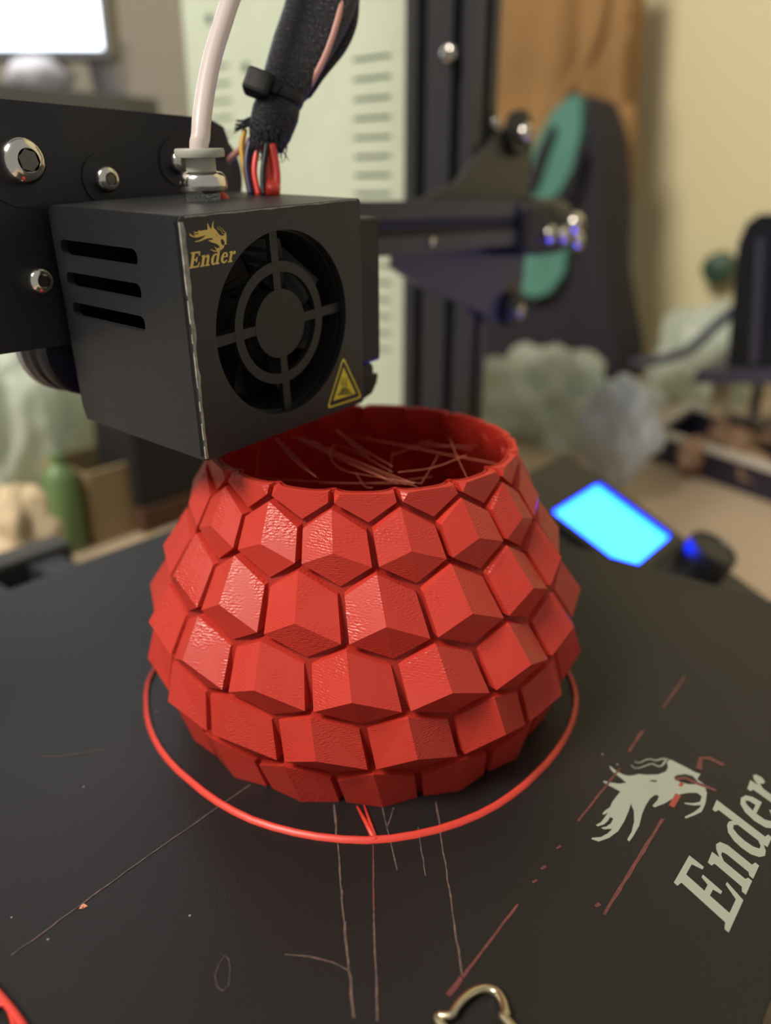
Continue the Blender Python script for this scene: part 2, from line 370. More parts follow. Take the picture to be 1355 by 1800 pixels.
def ribbon2(pts, wd):
    P = [np.array(p) for p in pts]; L = []; Rr = []
    for i in range(len(P)):
        t = P[min(i+1, len(P)-1)]-P[max(i-1, 0)]; t = t/np.linalg.norm(t); nrm = np.array([-t[1], t[0]]); k = wd*(0.35+0.65*i/(len(P)-1))
        L.append(tuple(P[i]+nrm*k)); Rr.append(tuple(P[i]-nrm*k))
    return L+Rr[::-1]
WVW = [[tuple(logo_world(p)[:2]) for p in wv] for wv in WAVES]
def dragon(parent, fr, T, s, w0, w1, m):
    bm = plate([T(p) for p in DRW], [[T(p) for p in h] for h in HOL], fr, w0, w1)
    for wv in WVW: plate(ribbon2([T(p) for p in wv], .22*s), [], fr, w0, w1, bm)
    return obj('dragon_emblem', bm, m, parent)
dragon(bed, lambda u, v, w_: (u, v, w_), lambda p: p, 1, -.05, .06, 'logo')

# residue streaks stuck to the bed (photo pixel polylines laid on the bed plane)
def streak(px, wd, m, name='residue_streak', h=.12):
    P = [on(x, y, 2, 0)[:2] for x, y in px]; L = []; Rr = []
    for i in range(len(P)):
        t = P[min(i+1, len(P)-1)]-P[max(i-1, 0)]; t = t/np.linalg.norm(t); nrm = np.array([-t[1], t[0]]); k = wd*(0.7+.5*random.random())/2
        L.append(tuple(P[i]+nrm*k)); Rr.append(tuple(P[i]-nrm*k))
    obj(name, plate(L+Rr[::-1], [], lambda u, v, w_: (u, v, w_), -.05, h), m, bed)
def wig(a, b, n=10, j=1.5):
    a, b = np.array(a, float), np.array(b, float)
    return [tuple(a+(b-a)*i/n+np.array([random.uniform(-j, j), 0])*(0 < i < n)) for i in range(n+1)]
streak(wig((1165, 1440), (1062, 1608), 12, .8), .75, 'residue')
streak(wig((910, 1590), (812, 1720), 8, 1), .55, 'residue'); streak([(812, 1718), (800, 1735), (787, 1750)], 1.0, 'residue')
streak(wig((1090, 1350), (1016, 1444), 8, .8), .5, 'residue')
streak(wig((1203, 1190), (1165, 1245), 5, .6), .5, 'residue'); streak(wig((1130, 1285), (1105, 1322), 4, .8), .8, 'residue')
streak([(1228, 1352), (1232, 1333), (1246, 1333), (1272, 1345)], 1.2, 'residue')
streak([(1186, 1370), (1205, 1368), (1222, 1376), (1258, 1390)], .9, 'residue'); streak([(1192, 1397), (1180, 1418)], 1.4, 'residue2'); streak([(1194, 1378), (1200, 1381)], 1.2, 'residue2')
for q in ((982, 1490), (955, 1526), (940, 1550), (1050, 1592)): streak([(q[0]-4, q[1]+2), q, (q[0]+4, q[1]-3)], .7, 'residue')
streak(wig((587, 1415), (605, 1620), 16, 1.2)+wig((606, 1622), (622, 1790), 12, 1.5), .45, 'dull')
streak(wig((655, 1480), (657, 1600), 8, .8), .35, 'residue'); streak(wig((657, 1600), (663, 1795), 10, 1), .35, 'dull')
streak(wig((766, 1410), (812, 1715), 20, 1), .35, 'dull'); streak(wig((735, 1455), (748, 1540), 6, 1), .25, 'dull')
streak(wig((672, 1420), (698, 1530), 6, .8), .28, 'dull'); streak(wig((692, 1420), (680, 1455), 4, .8), .25, 'dull')
streak(wig((440, 1380), (260, 1505), 12, 1), .28, 'dull'); streak(wig((260, 1505), (20, 1680), 14, 1.5), .3, 'dull'); streak([(143, 1598), (146, 1590), (149, 1596)], 1.0, 'orange')
streak([(68, 1330), (110, 1330), (160, 1322), (185, 1318)], .22, 'dull')
streak([(500, 1678), (545, 1682), (585, 1692), (612, 1706)], .25, 'dull')
obj('residue_streak', tube([on(x, y, 2, .05) for x, y in ((395, 1680), (385, 1695), (378, 1715), (382, 1735), (392, 1742), (402, 1732), (405, 1705), (402, 1686))], [(.14, .1)]*8, 6, closed=True), 'dull', bed)

# ------------------------------------------------------------------ red skirt line round the vase
SK = [(262,1190),(256,1240),(270,1298),(300,1342),(340,1378),(400,1421),(445,1443),(500,1460),(560,1472),(610,1477),(660,1478),(720,1470),(770,1459),(850,1429),(900,1398),(945,1358),(985,1310),(1010,1255),(1013,1220),(996,1175)]
P = [on(x, y, 2, .3)[:2] for x, y in SK]
ang = [math.atan2(p[1], p[0]) for p in P]; rad = [math.hypot(*p) for p in P]
ring = []
N = 72
order = np.argsort(ang); A_ = np.array(ang)[order]; R_ = np.array(rad)[order]
for i in range(N):
    a = -math.pi+2*math.pi*i/N
    # measured in front, mean radius behind the vase
    r = np.interp(a, A_, R_, period=2*math.pi)
    wgt = 1.0 if A_.min() <= a <= A_.max() else 0.0
    ring.append((r*math.cos(a), r*math.sin(a), .28))
skirt = empty('skirt_line', (0, 0, 0), 'thin red filament ring lying on the black bed around the vase', 'filament ring')
obj('ring', tube(ring, [(.95, .38)]*N, 10, wide=(0, 0, 1) if False else None, closed=True), 'ring', skirt, smooth='all')
p0 = on(660, 1478, 2, .3); p1 = on(628, 1418, 2, .3)
obj('tail', tube([p0, (p0+p1)/2+np.array([0, 0, .1]), p1], [.75, .5, .3], 8), 'ring', skirt, smooth='all')
p2 = on(640, 1415, 2, .3); obj('tail', tube([p0+np.array([.2, 0, .1]), p2], [.5, .25], 8), 'ring', skirt, smooth='all')

# ------------------------------------------------------------------ the vase
ZK = [0, 8, 16, 24, 32, 40, 50, 60, 71]; PR = [51.34, 54.3, 56.2, 57.0, 55.6, 52.9, 48.6, 43.9, 39.0]
def prof(z):
    # smooth interpolation of the measured profile
    if z > 71: return prof(71)-(z-71)*.42
    k = max(z, 0)
    return float(np.mean([np.interp(min(max(k+d, 0), 71), ZK, PR) for d in (-3, -1.5, 0, 1.5, 3)]))
NT = 17; HW = 180/NT; TW = .205
BND = [(68.9, 63.9), (56.8, 51.4), (42.2, 37.2), (28.2, 23.6), (13.6, 8.8)]   # zigzag joints: high, low
vase = empty('honeycomb_vase', (0, 0, 0), 'red 3D-printed honeycomb vase, half finished, on the black bed', 'vase')
WALLO, EDGE = -4.4, -1.0
# thin inner wall with floor; near the rim it swells out into every tile
bm = bmesh.new(); zs = [0]+[1.2+i*(71-1.2)/30 for i in range(31)]; NA = NT*14
def wall_r(z, i, inner_):
    ph = ((360*i/NA-(-148.0+HW-TW*(71-60)-TW*(z-71)))/(2*HW)) % 1.0; ph = abs(ph-round(ph))*2     # 0 tile centre .. 1 joint
    k = max(z-64.5, 0)*.34
    return prof(z)+WALLO+k*(1-ph**4)-(1.0 if inner_ else 0)
def wring(z, inner_): return [bm.verts.new(Vector((wall_r(z, i, inner_)*math.cos(2*math.pi*i/NA), wall_r(z, i, inner_)*math.sin(2*math.pi*i/NA), z))) for i in range(NA)]
rings = [wring(z, False) for z in zs]+[wring(z, True) for z in reversed(zs[1:])]
for A, B in zip(rings, rings[1:]):
    for i in range(NA): bm.faces.new([A[i], A[(i+1) % NA], B[(i+1) % NA], B[i]])
bm.faces.new(rings[0]); bm.faces.new(rings[-1])
obj('wall', bm, 'redwall', vase, smooth=True)
def cyl(th, z, dr): r = prof(z)+dr; a = math.radians(th); return Vector((r*math.cos(a), r*math.sin(a), z))*MM
def tile_mesh(row):
    """hexagonal tile carrying a cube corner: three flat faces (left, right, underside) that meet in a raised point"""
    bm = bmesh.new(); pkd = (.9, .4, 1.5, 1.9, 1.7, -1.0)[row]
    if 1 <= row <= 4:
        (h1, l1), (h2, l2) = BND[row-1], BND[row]; zc = (h1+l2)/2
        pts = [(0, h1), (HW, l1), (HW, h2), (0, l2), (-HW, h2), (-HW, l1)]; z0 = zc; kz = .895
    elif row == 0:
        h2, l2 = BND[0]; zc = 71; pts = [(-HW, 71), (-HW, h2), (0, l2), (HW, h2), (HW, 71)]; z0 = 71; kz = .86
    else:
        h1, l1 = BND[4]; zc = 5; pts = [(0, h1), (HW, l1), (HW, 0), (-HW, 0), (-HW, l1)]; z0 = 0; kz = .92
    C = lambda th, z, dr: cyl(th-TW*(z-zc), z, dr)
    ins = lambda p, q=1.0: (p[0]*(1-.092*q), z0+(p[1]-z0)*(1-(1-kz)*q))
    I = [ins(p) for p in pts]
    def onplane(p, a, b, c):      # where the radial line through (theta, z) meets the plane abc, kept clear of the wall
        n_ = (b-a).cross(c-a); q0 = C(*p, 0); d = Vector((q0.x, q0.y, 0)).normalized()
        t = (a-q0).dot(n_)/d.dot(n_)/MM
        return C(*p, max(WALLO+.5, min(t, 1.0)))
    if 1 <= row <= 4:
        top, LR, LL = (C(*I[k], EDGE) for k in (0, 2, 4)); pk = C(-.2, zc, pkd)
        E = [top, onplane(I[1], top, pk, LR), LR, onplane(I[3], LL, LR, pk), LL, onplane(I[5], top, pk, LL)]
        F = [('E0', 'E5', 'E4', 'P'), ('E0', 'P', 'E2', 'E1'), ('P', 'E4', 'E3', 'E2')]; X = [pk]
    elif row == 0:
        LL, LR = C(*I[1], EDGE), C(*I[3], EDGE); pk = C(0, 77, pkd); bot = onplane(I[2], LL, LR, pk)
        cut = lambda a: a+(pk-a)*((71*MM-a.z)/(pk.z-a.z))
        E = [C(*I[0], EDGE-.9), LL, bot, LR, C(*I[4], EDGE-.9)]; X = [cut(LL), cut(bot), cut(LR)]
        F = None
    else:
        top = C(*I[0], EDGE); LR, LL = C(*I[2], EDGE-1.7), C(*I[3], EDGE-1.7); pk = C(0, 0, pkd)
        E = [top, onplane(I[1], top, pk, LR), LR, LL, onplane(I[4], top, pk, LL)]; X = [pk]
        F = [('E0', 'E4', 'E3', 'P'), ('E0', 'P', 'E2', 'E1')]
    n = len(E); Ev = [bm.verts.new(v) for v in E]; Bv = [bm.verts.new(C(*ins(p, .75), WALLO-.3)) for p in pts]; Xv = [bm.verts.new(v) for v in X]
    for i in range(n):
        j = (i+1) % n
        if row == 0 and i == n-1: continue
        bm.faces.new([Ev[i], Bv[i], Bv[j], Ev[j]])
    if F:
        for f_ in F: bm.faces.new([Xv[0] if k == 'P' else Ev[int(k[1])] for k in f_])
        if row == 5: bm.faces.new([Xv[0], Ev[3], Ev[2]])
    else:
        ql, q0, qr = Xv
        bm.faces.new([Ev[0], Ev[1], ql]); bm.faces.new([Ev[1], Ev[2], q0, ql]); bm.faces.new([Ev[2], Ev[3], qr, q0]); bm.faces.new([Ev[3], Ev[4], qr])
        i0 = [bm.verts.new(C(HW*k, 71, WALLO-.3+d)) for k, d in ((-.6, 2.2), (0, 2.4), (.6, 2.2))]
        bm.faces.new([Ev[0], ql, i0[0], Bv[0]]); bm.faces.new([ql, q0, i0[1], i0[0]]); bm.faces.new([q0, qr, i0[2], i0[1]]); bm.faces.new([qr, Ev[4], Bv[4], i0[2]])
    bmesh.ops.recalc_face_normals(bm, faces=bm.faces[:])
    me = bpy.data.meshes.new('tile'); bm.to_mesh(me); bm.free(); me.materials.append(M['red'])
    return me, zc
for row in range(6):
    me, zc = tile_mesh(row)
    for k in range(NT):
        th = -148.0+(0 if row % 2 else HW)-TW*(zc-60)+k*2*HW
        o = bpy.data.objects.new('tile', me); COL.objects.link(o); o.parent = vase; o.rotation_euler = (0, 0, math.radians(th)); WL[o.name] = np.zeros(3)
# loose threads strung across the open top
rin = prof(70)+WALLO-1.0
def inner(px, py, z=68):
    p = on(px, py, 2, z); r = math.hypot(p[0], p[1]); k = min(1, rin/r); return np.array([p[0]*k, p[1]*k, z])
TH = [((505, 762), (690, 848)), ((512, 764), (700, 850)), ((520, 760), (715, 852)), ((530, 770), (680, 842)), ((500, 758), (735, 857)), ((545, 775), (728, 850)), ((485, 770), (555, 838)), ((490, 772), (560, 842)), ((590, 755), (690, 820)),
      ((594, 758), (648, 802)), ((690, 800), (765, 770)), ((640, 770), (900, 815)), ((790, 770), (825, 848)), ((770, 800), (740, 850)), ((625, 830), (655, 858)), ((450, 840), (730, 850)), ((560, 850), (760, 838)), ((735, 775), (860, 785)), ((690, 790), (685, 830)), ((455, 790), (450, 835)), ((820, 800), (700, 830)), ((610, 765), (860, 780))]
for a, b in TH:
    z = random.uniform(63, 70); A, B = inner(*a, z), inner(*b, z-random.uniform(0, 2)); mid = (A+B)/2-np.array([0, 0, random.uniform(0, 1.5)])
    obj('thread', tube(spline([A, mid, B], 6), .035+.04*random.random(), 5), 'palethread', vase, smooth='all')
lp = [inner(*q, 66) for q in ((740, 850), (660, 838), (600, 825), (580, 800), (590, 783), (625, 795), (690, 830))]
obj('thread', tube(spline(lp, 6), .05, 5), 'palethread', vase, smooth='all')

# ------------------------------------------------------------------ print head (shroud is screwed on slightly askew)
TL = np.array([-49.6, 1.3, 124.9]); TR = np.array([1.1, 1.2, 127.9]); BL = np.array([-46.9, 3.2, 77.0])
EX = (TR-TL)/np.linalg.norm(TR-TL); EZ = TL-BL; EZ = EZ-EX*(EZ @ EX); EZ /= np.linalg.norm(EZ); EY = np.cross(EZ, EX)
SW, SD, SH = 50.9, 44.6, 48.0
def S(x, y, z): return BL+EX*x+EY*y+EZ*z
head = empty('hot_end_carriage', S(25, 25, 0), 'black box-shaped print head with round fan opening and gold lettering above the vase', 'print head')
# shroud: front plate with fan hole, sides, top, back
bm = plate(rrect(0, 0, SW, SH, .8, 3), [circle2(25.4, 23.9, 19.6, 72)], lambda u, v, w_: S(u, w_, v), 0, 1.6)
def slotp(y0, y1, z0, z1):
    r = (z1-z0)*.42
    return rrect(y0, z0, y1, z1, r, 4)
sl = [slotp(14.5, 42, 37.9, 41.2), slotp(14.8, 41.8, 31.3, 34.5), slotp(15, 41.5, 24.8, 28.0)]
plate([(.6, 0), (SD-.8, 0), (SD+.3, 3.2), (SD, SH), (.6, SH)], sl, lambda u, v, w_: S(w_, u, v), 0, 1.6, bm)
plate([(.6, 0), (SD, 0), (SD, SH), (.6, SH)], [], lambda u, v, w_: S(SW-w_, u, v), 0, 1.6, bm)
plate(rrect(.3, .3, SW-.3, SD, .8, 3), [], lambda u, v, w_: S(u, v, SH-w_), -.05, 1.6, bm)
shroud = obj('shroud', bm, 'black', head)
obj('inner_duct', plate(rrect(1.7, 1.5, SW-1.7, SH-1.7, .5, 2), [], lambda u, v, w_: S(u, w_, v), 16, 17), 'fan', head)
obj('inner_floor', plate(rrect(3, 2, SW-3, SD, .5, 2), [circle2(25, 28, 8, 20)], lambda u, v, w_: S(u, v, w_), .3, 1.2), 'dark', head)
# fan behind the opening: grille ring, hub, spokes, blades
fan = obj('fan_frame', plate(rrect(5, 3.5, 46, 44.5, 3, 4), [circle2(25.4, 23.9, 19.2, 64)], lambda u, v, w_: S(u, w_, v), 2.2, 12), 'fan', head)
obj('grille_ring', plate(circle2(25.4, 23.9, 13.2, 56), [circle2(25.4, 23.9, 11.0, 56)], lambda u, v, w_: S(u, w_, v), 1.7, 3.0), 'fan', fan)
obj('hub', plate(circle2(25.4, 23.9, 7.4, 40), [], lambda u, v, w_: S(u, w_, v), 1.7, 4.0), 'fan', fan)
for k in range(4):
    a = math.radians(90*k+(2 if k % 2 == 0 else 2)); c, s_ = math.cos(a), math.sin(a)
    pts = [(6.5, -1.0), (19.9, -1.1), (19.9, 1.1), (6.5, 1.0)]
    obj('spoke', plate([(25.4+p[0]*c-p[1]*s_, 23.9+p[0]*s_+p[1]*c) for p in pts], [], lambda u, v, w_: S(u, w_, v), 1.75, 3.0), 'fan', fan)
for k in range(7):
    a = 2*math.pi*k/7; bm = bmesh.new(); q = []
    for i in range(5):
        r = 7+i*2.7; da = .10*i
        q.append((S(25.4+r*math.cos(a+da), 5.5, 23.9+r*math.sin(a+da)), S(25.4+r*math.cos(a+da+.55), 10.5, 23.9+r*math.sin(a+da+.55))))
    f = [bm.verts.new(Vector(x)) for p in q for x in p]+[bm.verts.new(Vector(x+EY*.8)) for p in q for x in p]
    for i in range(4):
        b0 = 2*i
        for fc in ((b0, b0+2, b0+3, b0+1), (b0+10, b0+11, b0+13, b0+12), (b0, b0+10, b0+12, b0+2), (b0+1, b0+3, b0+13, b0+11)): bm.faces.new([f[x] for x in fc])
    obj('fan_blade', bm, 'fan', fan)
# worn pale edge
random.seed(3)
we = [(SH-1-i*(SH-1.5)/24) for i in range(25)]
L_ = [(-.02+random.uniform(-.06, .06), z) for z in we]; R2 = [(1.0+random.uniform(-.25, .25)-.5*i/24, z) for i, z in enumerate(we)]
obj('worn_edge', plate(L_+R2[::-1], [], lambda u, v, w_: S(u, w_, v), -.06, .3), 'wear', head)
we2 = [(1.2+i*(SW-2.4)/20) for i in range(21)]
obj('worn_edge', plate([(x, SH-.05) for x in we2]+[(x, SH-.32+random.uniform(-.12, .08)) for x in we2[::-1]], [], lambda u, v, w_: S(u, w_, v), -.04, .2), 'wear', head)
# gold print
face = lambda u, v, w_: S(u, w_, v)
word(head, 'Ender', lambda u, v, w_: S(.9+u, w_, 38.7+v*.98-u*.0), 2.95, 2.9, .32, -.06, .05, 'gold')
dc = np.mean(np.array(DRW), axis=0)
dragon(head, face, lambda p: (6.3+(p[0]-dc[0])*.245, 43.9+(p[1]-dc[1])*.245), .3, -.06, .05, 'gold')
# hot-surface triangle
def fz(p): # picked points on the shroud's face
    P_ = onp(310+p[0]/3.566, 360+p[1]/3.566, BL, EY)-BL; return (P_ @ EX, P_ @ EZ)
def roundtri(c, r):
    out = []
    for i in range(3):
        a, b, d = np.array(c[i-1]), np.array(c[i]), np.array(c[(i+1) % 3])
        u1 = (a-b)/np.linalg.norm(a-b); u2 = (d-b)/np.linalg.norm(d-b); s0, s1 = b+u1*r, b+u2*r
        for k in range(6):
            t = k/5; out.append(tuple((1-t)**2*s0+2*t*(1-t)*b+t*t*s1))
    return out
tri = [fz(p) for p in ((1045, 950), (1163, 1207), (943, 1280))]; cen = np.mean(np.array(tri), axis=0)
inn = [tuple(cen+(np.array(p)-cen)*.90) for p in tri]; core = [tuple(cen+(np.array(p)-cen)*.63+np.array([0, .1])) for p in tri]
sign = obj('warning_triangle', plate(roundtri(tri, 1.3), [roundtri(inn, 1.1)], face, -.05, .05), 'yellow', head, label='yellow hot surface warning triangle')
obj('triangle_core', plate(core, [], face, -.05, .05), 'yellow', sign)
for x in (1036, 1050, 1064):
    pts = [fz((x+3.5*math.sin(k*1.0), 1082+k*6.2-(x-1050)*.12)) for k in range(10)]
    obj('heat_wave', plate(ribbon2(pts, .17), [], face, -.09, .02), 'blackprint', sign)
for k, (x0, x1, y) in enumerate(((1034, 1068, 1154), (1028, 1080, 1166), (1020, 1090, 1178), (1008, 1100, 1191))):
    a, b = fz((x0, y+4)), fz((x1, y-6)); obj('bar', plate([a, b, (b[0], b[1]+.35), (a[0], a[1]+.35)], [], face, -.09, .02), 'blackprint', sign)
# part-cooling blower on the right flank
bl = obj('side_blower', plate(rrect(3, 8, 40, 43.2, 1, 4), [], lambda u, v, w_: S(SW+w_, u, v), .0, 10.2), 'dark', head)
obj('blower_lug', lathe([(2.2, 0), (2.2, 5)], S(SW+6.5, 4, 5.8), EY, 18), 'dark', bl)
obj('blower_nozzle', plate([(0, 4.2), (10.6, 4.2), (10.2, 2.0), (8, -.6), (0, -2.2)], [], lambda u, v, w_: S(SW+u, w_, v), 4, 20), 'dark', bl)
obj('blower_clip', plate([(0, 43), (1.6, 43), (2.2, 45), (1.6, 46.8), (0, 46.8)], [], lambda u, v, w_: S(SW+u, w_, v), 2, 8), 'black', bl)
# hot end underneath
he = obj('heater_block', plate(rrect(-8, -10, 8, 10, 1), [], lambda u, v, w_: S(25+u, 28+v, w_), -1.5, 6), 'steel', head)
obj('nozzle', lathe([(.5, -6.0), (1, -5.6), (3, -3.2), (3, -1.4)], S(25, 28, 0), EZ, 16), 'gold', he)
# pneumatic fitting
FO = S(26.6, 25, SH)
ft = obj('hex_nut', lathe([(4.2, -.4), (4.2, 1.6), (3.9, 2.0)], FO, EZ, 6), 'steel', head)
obj('fitting_body', lathe([(3.9, 1.6), (5.2, 2.3), (5.4, 3.2), (5.2, 4.9), (4.4, 5.8), (3.6, 6.1)], FO, EZ, 28), 'chrome', ft, smooth=True)
obj('fitting_neck', lathe([(3.3, 5.8), (3.2, 9.0)], FO, EZ, 28), 'collar', ft, smooth=True)
obj('release_collar', lathe([(3.2, 8.7), (5.3, 8.9), (5.4, 9.3), (5.4, 10.2), (5.2, 10.6), (2.0, 10.6)], FO, EZ, 32), 'collar', ft, smooth=True)
# carriage plate behind, with screws and rollers
CY = 49.5
plt = [(-78, 96.3), (2, 96.3), (6, 101), (6, 140), (4, 145), (-1, 146.7), (-78, 146.7)]
cp = obj('carriage_plate', plate(plt, [], lambda u, v, w_: (u, w_, v), CY, CY+3), 'plate', head)
for (px, r) in (((30, 283), 4.8), ((182, 315), 2.9), ((312, 285), 2.9), ((65, 493), 2.9)):
    p = on(*px, 1, CY)
    obj('washer', lathe([(r*1.9, 0), (r*1.9, .5)], p+np.array([0, .1, 0]), (0, -1, 0), 32), 'plate', cp, smooth=True)
    screw(cp, p-np.array([0, .3, 0]), (0, -1, 0), r, r*.95)
for c_ in ((-40.0, 94.5), (1, 133)):
    wl = obj('roller_wheel', lathe([(4, 0), (11.4, 0), (12, 1.0), (12, 3.6), (10.4, 5.2), (12, 6.8), (12, 9.4), (11.4, 10.4), (4, 10.4)], (c_[0], CY+3.5, c_[1]), (0, 1, 0), 40), 'rubber', head, smooth=True)
    obj('wheel_cap', lathe([(12.3, 0), (12.3, 2.5), (10, 2.6)], (c_[0], CY+14, c_[1]), (0, 1, 0), 40), 'wheelgrey', wl, smooth=True)
    obj('wheel_axle', lathe([(4.2, 0), (4.2, 12)], (c_[0], CY+2.5, c_[1]), (0, 1, 0), 16), 'steel', wl)
rp = onp(397, 335, S(0, 0, SH+1.5), EZ); obj('red_terminal', lathe([(1.6, -2), (1.7, 0), (1.0, 1.2), (0, 1.4)], S(33.0, 26.5, SH), EZ, 14), 'wred', head, smooth=True)

# ------------------------------------------------------------------ white tube
td = dep(FO+EZ*12)
tp = [FO+EZ*6, FO+EZ*11]+[at(x, y, td+k) for x, y, k in ((352.5, 240, 0), (355, 205, 0), (363, 150, 1), (375, 95, 2), (392, 40, 3), (409, -10, 4), (440, -80, 6), (490, -150, 10))]
obj('bowden_tube', tube(spline(tp, 8), 2.05, 20), 'tube', None, 'glossy white plastic tube rising in a curve from the print head fitting', 'tube', smooth='all')

# ------------------------------------------------------------------ cable harness
hd = dep(S(49, 31, SH))
har = empty('cable_harness', S(49, 31, SH), 'black braided cable sleeve with zip tie and coloured wires above the print head', 'cable')
H = lambda x, y, k=0: at(x, y, hd+k)
sp = [H(468, 262, -1), H(474, 235, -2), H(484, 200, -3), H(494, 168, -3), H(508, 135, -3), H(530, 85, -2), H(553, 35, -1), H(570, -10, 0), H(600, -90, 4)]
spn = spline(sp, 6)
wdt = np.interp(np.linspace(0, 8, len(spn)), [0, 1, 2, 3, 4, 5, 6, 7, 8], [4.0, 5.2, 5.8, 5.3, 6.4, 7.6, 8.4, 8.8, 8.8])
sleeve = obj('sleeve', tube(spn, [(a_, a_*.55) for a_ in wdt], 28, wide=RI+.25*UP), 'braid', har, smooth='all')
# folded edge of the sleeve, hanging off to the right
sp2 = [H(517, 172, 1), H(545, 140, 1), H(580, 95, 2), H(606, 45, 2), H(612, -5, 3), H(618, -60, 4)]
obj('sleeve_fold', tube(spline(sp2, 6), [(2.6, .9)]*3+[(3.0, 1.0)]*28, 14, wide=RI+.6*UP), 'braid', sleeve, smooth='all')
# frayed ends
random.seed(5)
fr_bm = bmesh.new()
for k in range(46):
    x0 = 440+random.random()*58; y0 = 215+random.random()*25
    tube([H(x0, y0, -5+random.random()*2), H(x0+random.uniform(-6, 8), y0+22, -5), H(x0+random.uniform(-9, 12), y0+38+14*random.random(), -4)], [.22, .18, .08], 5, fr_bm)
for k in range(16):
    y0 = 212+random.random()*14
    tube([H(446, y0-8, -3), H(428, y0, -3), H(410+random.random()*8, y0+random.uniform(-6, 14), -3)], [.3, .25, .12], 5, fr_bm)
o = obj('frayed_strands', fr_bm, 'braid', sleeve); o['kind'] = 'stuff'
# zip tie with its head
zc_ = H(494, 168, -3); tdir = (np.array(spn[20])-np.array(spn[16])); tdir /= np.linalg.norm(tdir)
zw = RI+.25*UP; zw = zw-tdir*(zw @ tdir); zw /= np.linalg.norm(zw); zn = np.cross(tdir, zw)
zt = obj('zip_tie', tube([zc_+zw*5.3*math.cos(a)+zn*3.3*math.sin(a) for a in np.linspace(0, 2*math.pi, 32, endpoint=False)], [(1.6, .5)]*32, 8, wide=tdir, closed=True), 'dark', har, smooth='all')
bm = bmesh.new(); hc = H(456, 148, -6)
box(bm, hc-zw*3.4-tdir*3.0-zn*2.4, zw*6.6, tdir*5.8, zn*4.8, .9)
obj('zip_tie_head', bm, 'dark', zt)
obj('zip_tie_strap', tube([hc, H(478, 150, -6), H(490, 158, -7)], [(1.5, .5)]*3, 8, wide=tdir), 'dark', zt, smooth='all')
WR = [('wred', [(486, 345), (486, 300), (478, 255)], -5, .95), ('wred', [(474, 345), (468, 300), (466, 255)], -4, .85), ('wblack', [(464, 345), (462, 305), (470, 250)], -5.5, .75), ('wred', [(455, 345), (447, 300), (454, 250)], -4, .75),
      ('wblue', [(441, 345), (433, 290), (440, 245)], -4, .8), ('wyellow', [(440, 345), (425, 268), (430, 228)], -2, .7), ('wblack', [(447, 345), (440, 300), (452, 250)], -2.5, .8), ('wred', [(466, 345), (476, 300), (470, 250)], -1.5, .85)]
for m_, q, k, r in WR:
    pts = [H(x, y, k) for x, y in q]; base = onp(q[0][0], q[0][1], S(0, 0, SH), EZ)
    obj('wire', tube(spline(pts, 8), r, 10), m_, har, smooth='all')
obj('heat_shrink', tube([H(478, 346, -5), H(480, 322, -5.2)], 1.75, 14), 'wred', har, smooth='all')
obj('wire', tube(spline([H(372, 318, 14), H(395, 288, 12), H(430, 256, 8), H(470, 215, 5), H(524, 178, -1), H(552, 135, -4), H(574, 90, -4), H(594, 30, -4), H(606, -30, -3)], 8), .85, 10), 'wpink', har, smooth='all')

# ------------------------------------------------------------------ gantry beam
gb = empty('gantry_beam', (75, 85, 107), 'black horizontal aluminium beam running from print head to upright post', 'printer beam')
def extrusion_x(name, x0, x1, y0, z0, sz, parent):
    h = sz/2; s = 3.1; d = 5.5
    pr = [(0, 0), (h-s, 0), (h-s, 1.6), (h-s-1.5, 1.6), (h-s-1.5, d-1), (h-1.2, d), (h+1.2, d), (h+s+1.5, d-1), (h+s+1.5, 1.6), (h+s, 1.6), (h+s, 0), (sz, 0)]
    # slots on front (y) and back, flat top and bottom lips
    out = [(p[1], p[0]) for p in pr]+[(sz-p[1], p[0]) for p in pr[::-1]]
    return obj(name, plate(out, [], lambda u, v, w_: (w_, y0+u, z0+v), x0, x1), 'extr', parent)
extrusion_x('extrusion', -230, 206, 75, 107, 20, gb)
obj('belt', bx((-225, 76.2, 113.8), (204, 77.2, 120)), 'belt', gb)
obj('slot_screw', lathe([(1.6, 0), (1.6, 1.2), (1, 1.6)], on(757, 425, 1, 75), (0, -1, 0), 16), 'chrome', gb, smooth=True)
# tensioner at the end
tn = obj('belt_tensioner', bx((204, 71, 102), (236, 99, 126), 3), 'dark', gb)
kn = obj('tensioner_knob', lathe([(9, 0), (13.5, 1), (14, 3), (14, 22), (12.5, 25), (6, 26)], (235, 85, 114), (1, 0, 0), 24), 'rubber', tn, smooth=True)
for q, r in (((963, 412), 4.4), ((988, 414), 4.4), ((1010, 394), 5.6), ((1012, 424), 4.4)):
    screw(tn, on(*q, 1, 71.2), (0, -1, 0), r, 3.6)
# bracket plate that rides on the upright
bp_px = [(690, 372), (735, 352), (800, 322), (872, 232), (905, 214), (934, 236), (928, 345), (922, 440), (912, 528), (900, 562), (868, 568), (835, 545), (745, 508), (690, 472)]
bq = [on(x, y, 1, 95) for x, y in bp_px]
br = obj('bracket_plate', plate([(p[0], p[2]) for p in bq], [], lambda u, v, w_: (u, 94+w_, v), 0, 2.8), 'bracket', gb)
for q, r in (((905, 235), 5.5), ((895, 545), 5.0)):
    p = on(*q, 1, 93.8); obj('spacer', lathe([(r*1.9, 0), (r*1.9, 4), (r*1.2, 4.2)], p, (0, -1, 0), 24), 'rubber', br, smooth=True)
    screw(br, p-np.array([0, 4, 0]), (0, -1, 0), r*.8, 4.5)
p = on(868, 218, 1, 97); screw(br, p, (0, -1, 0), 3, 3)

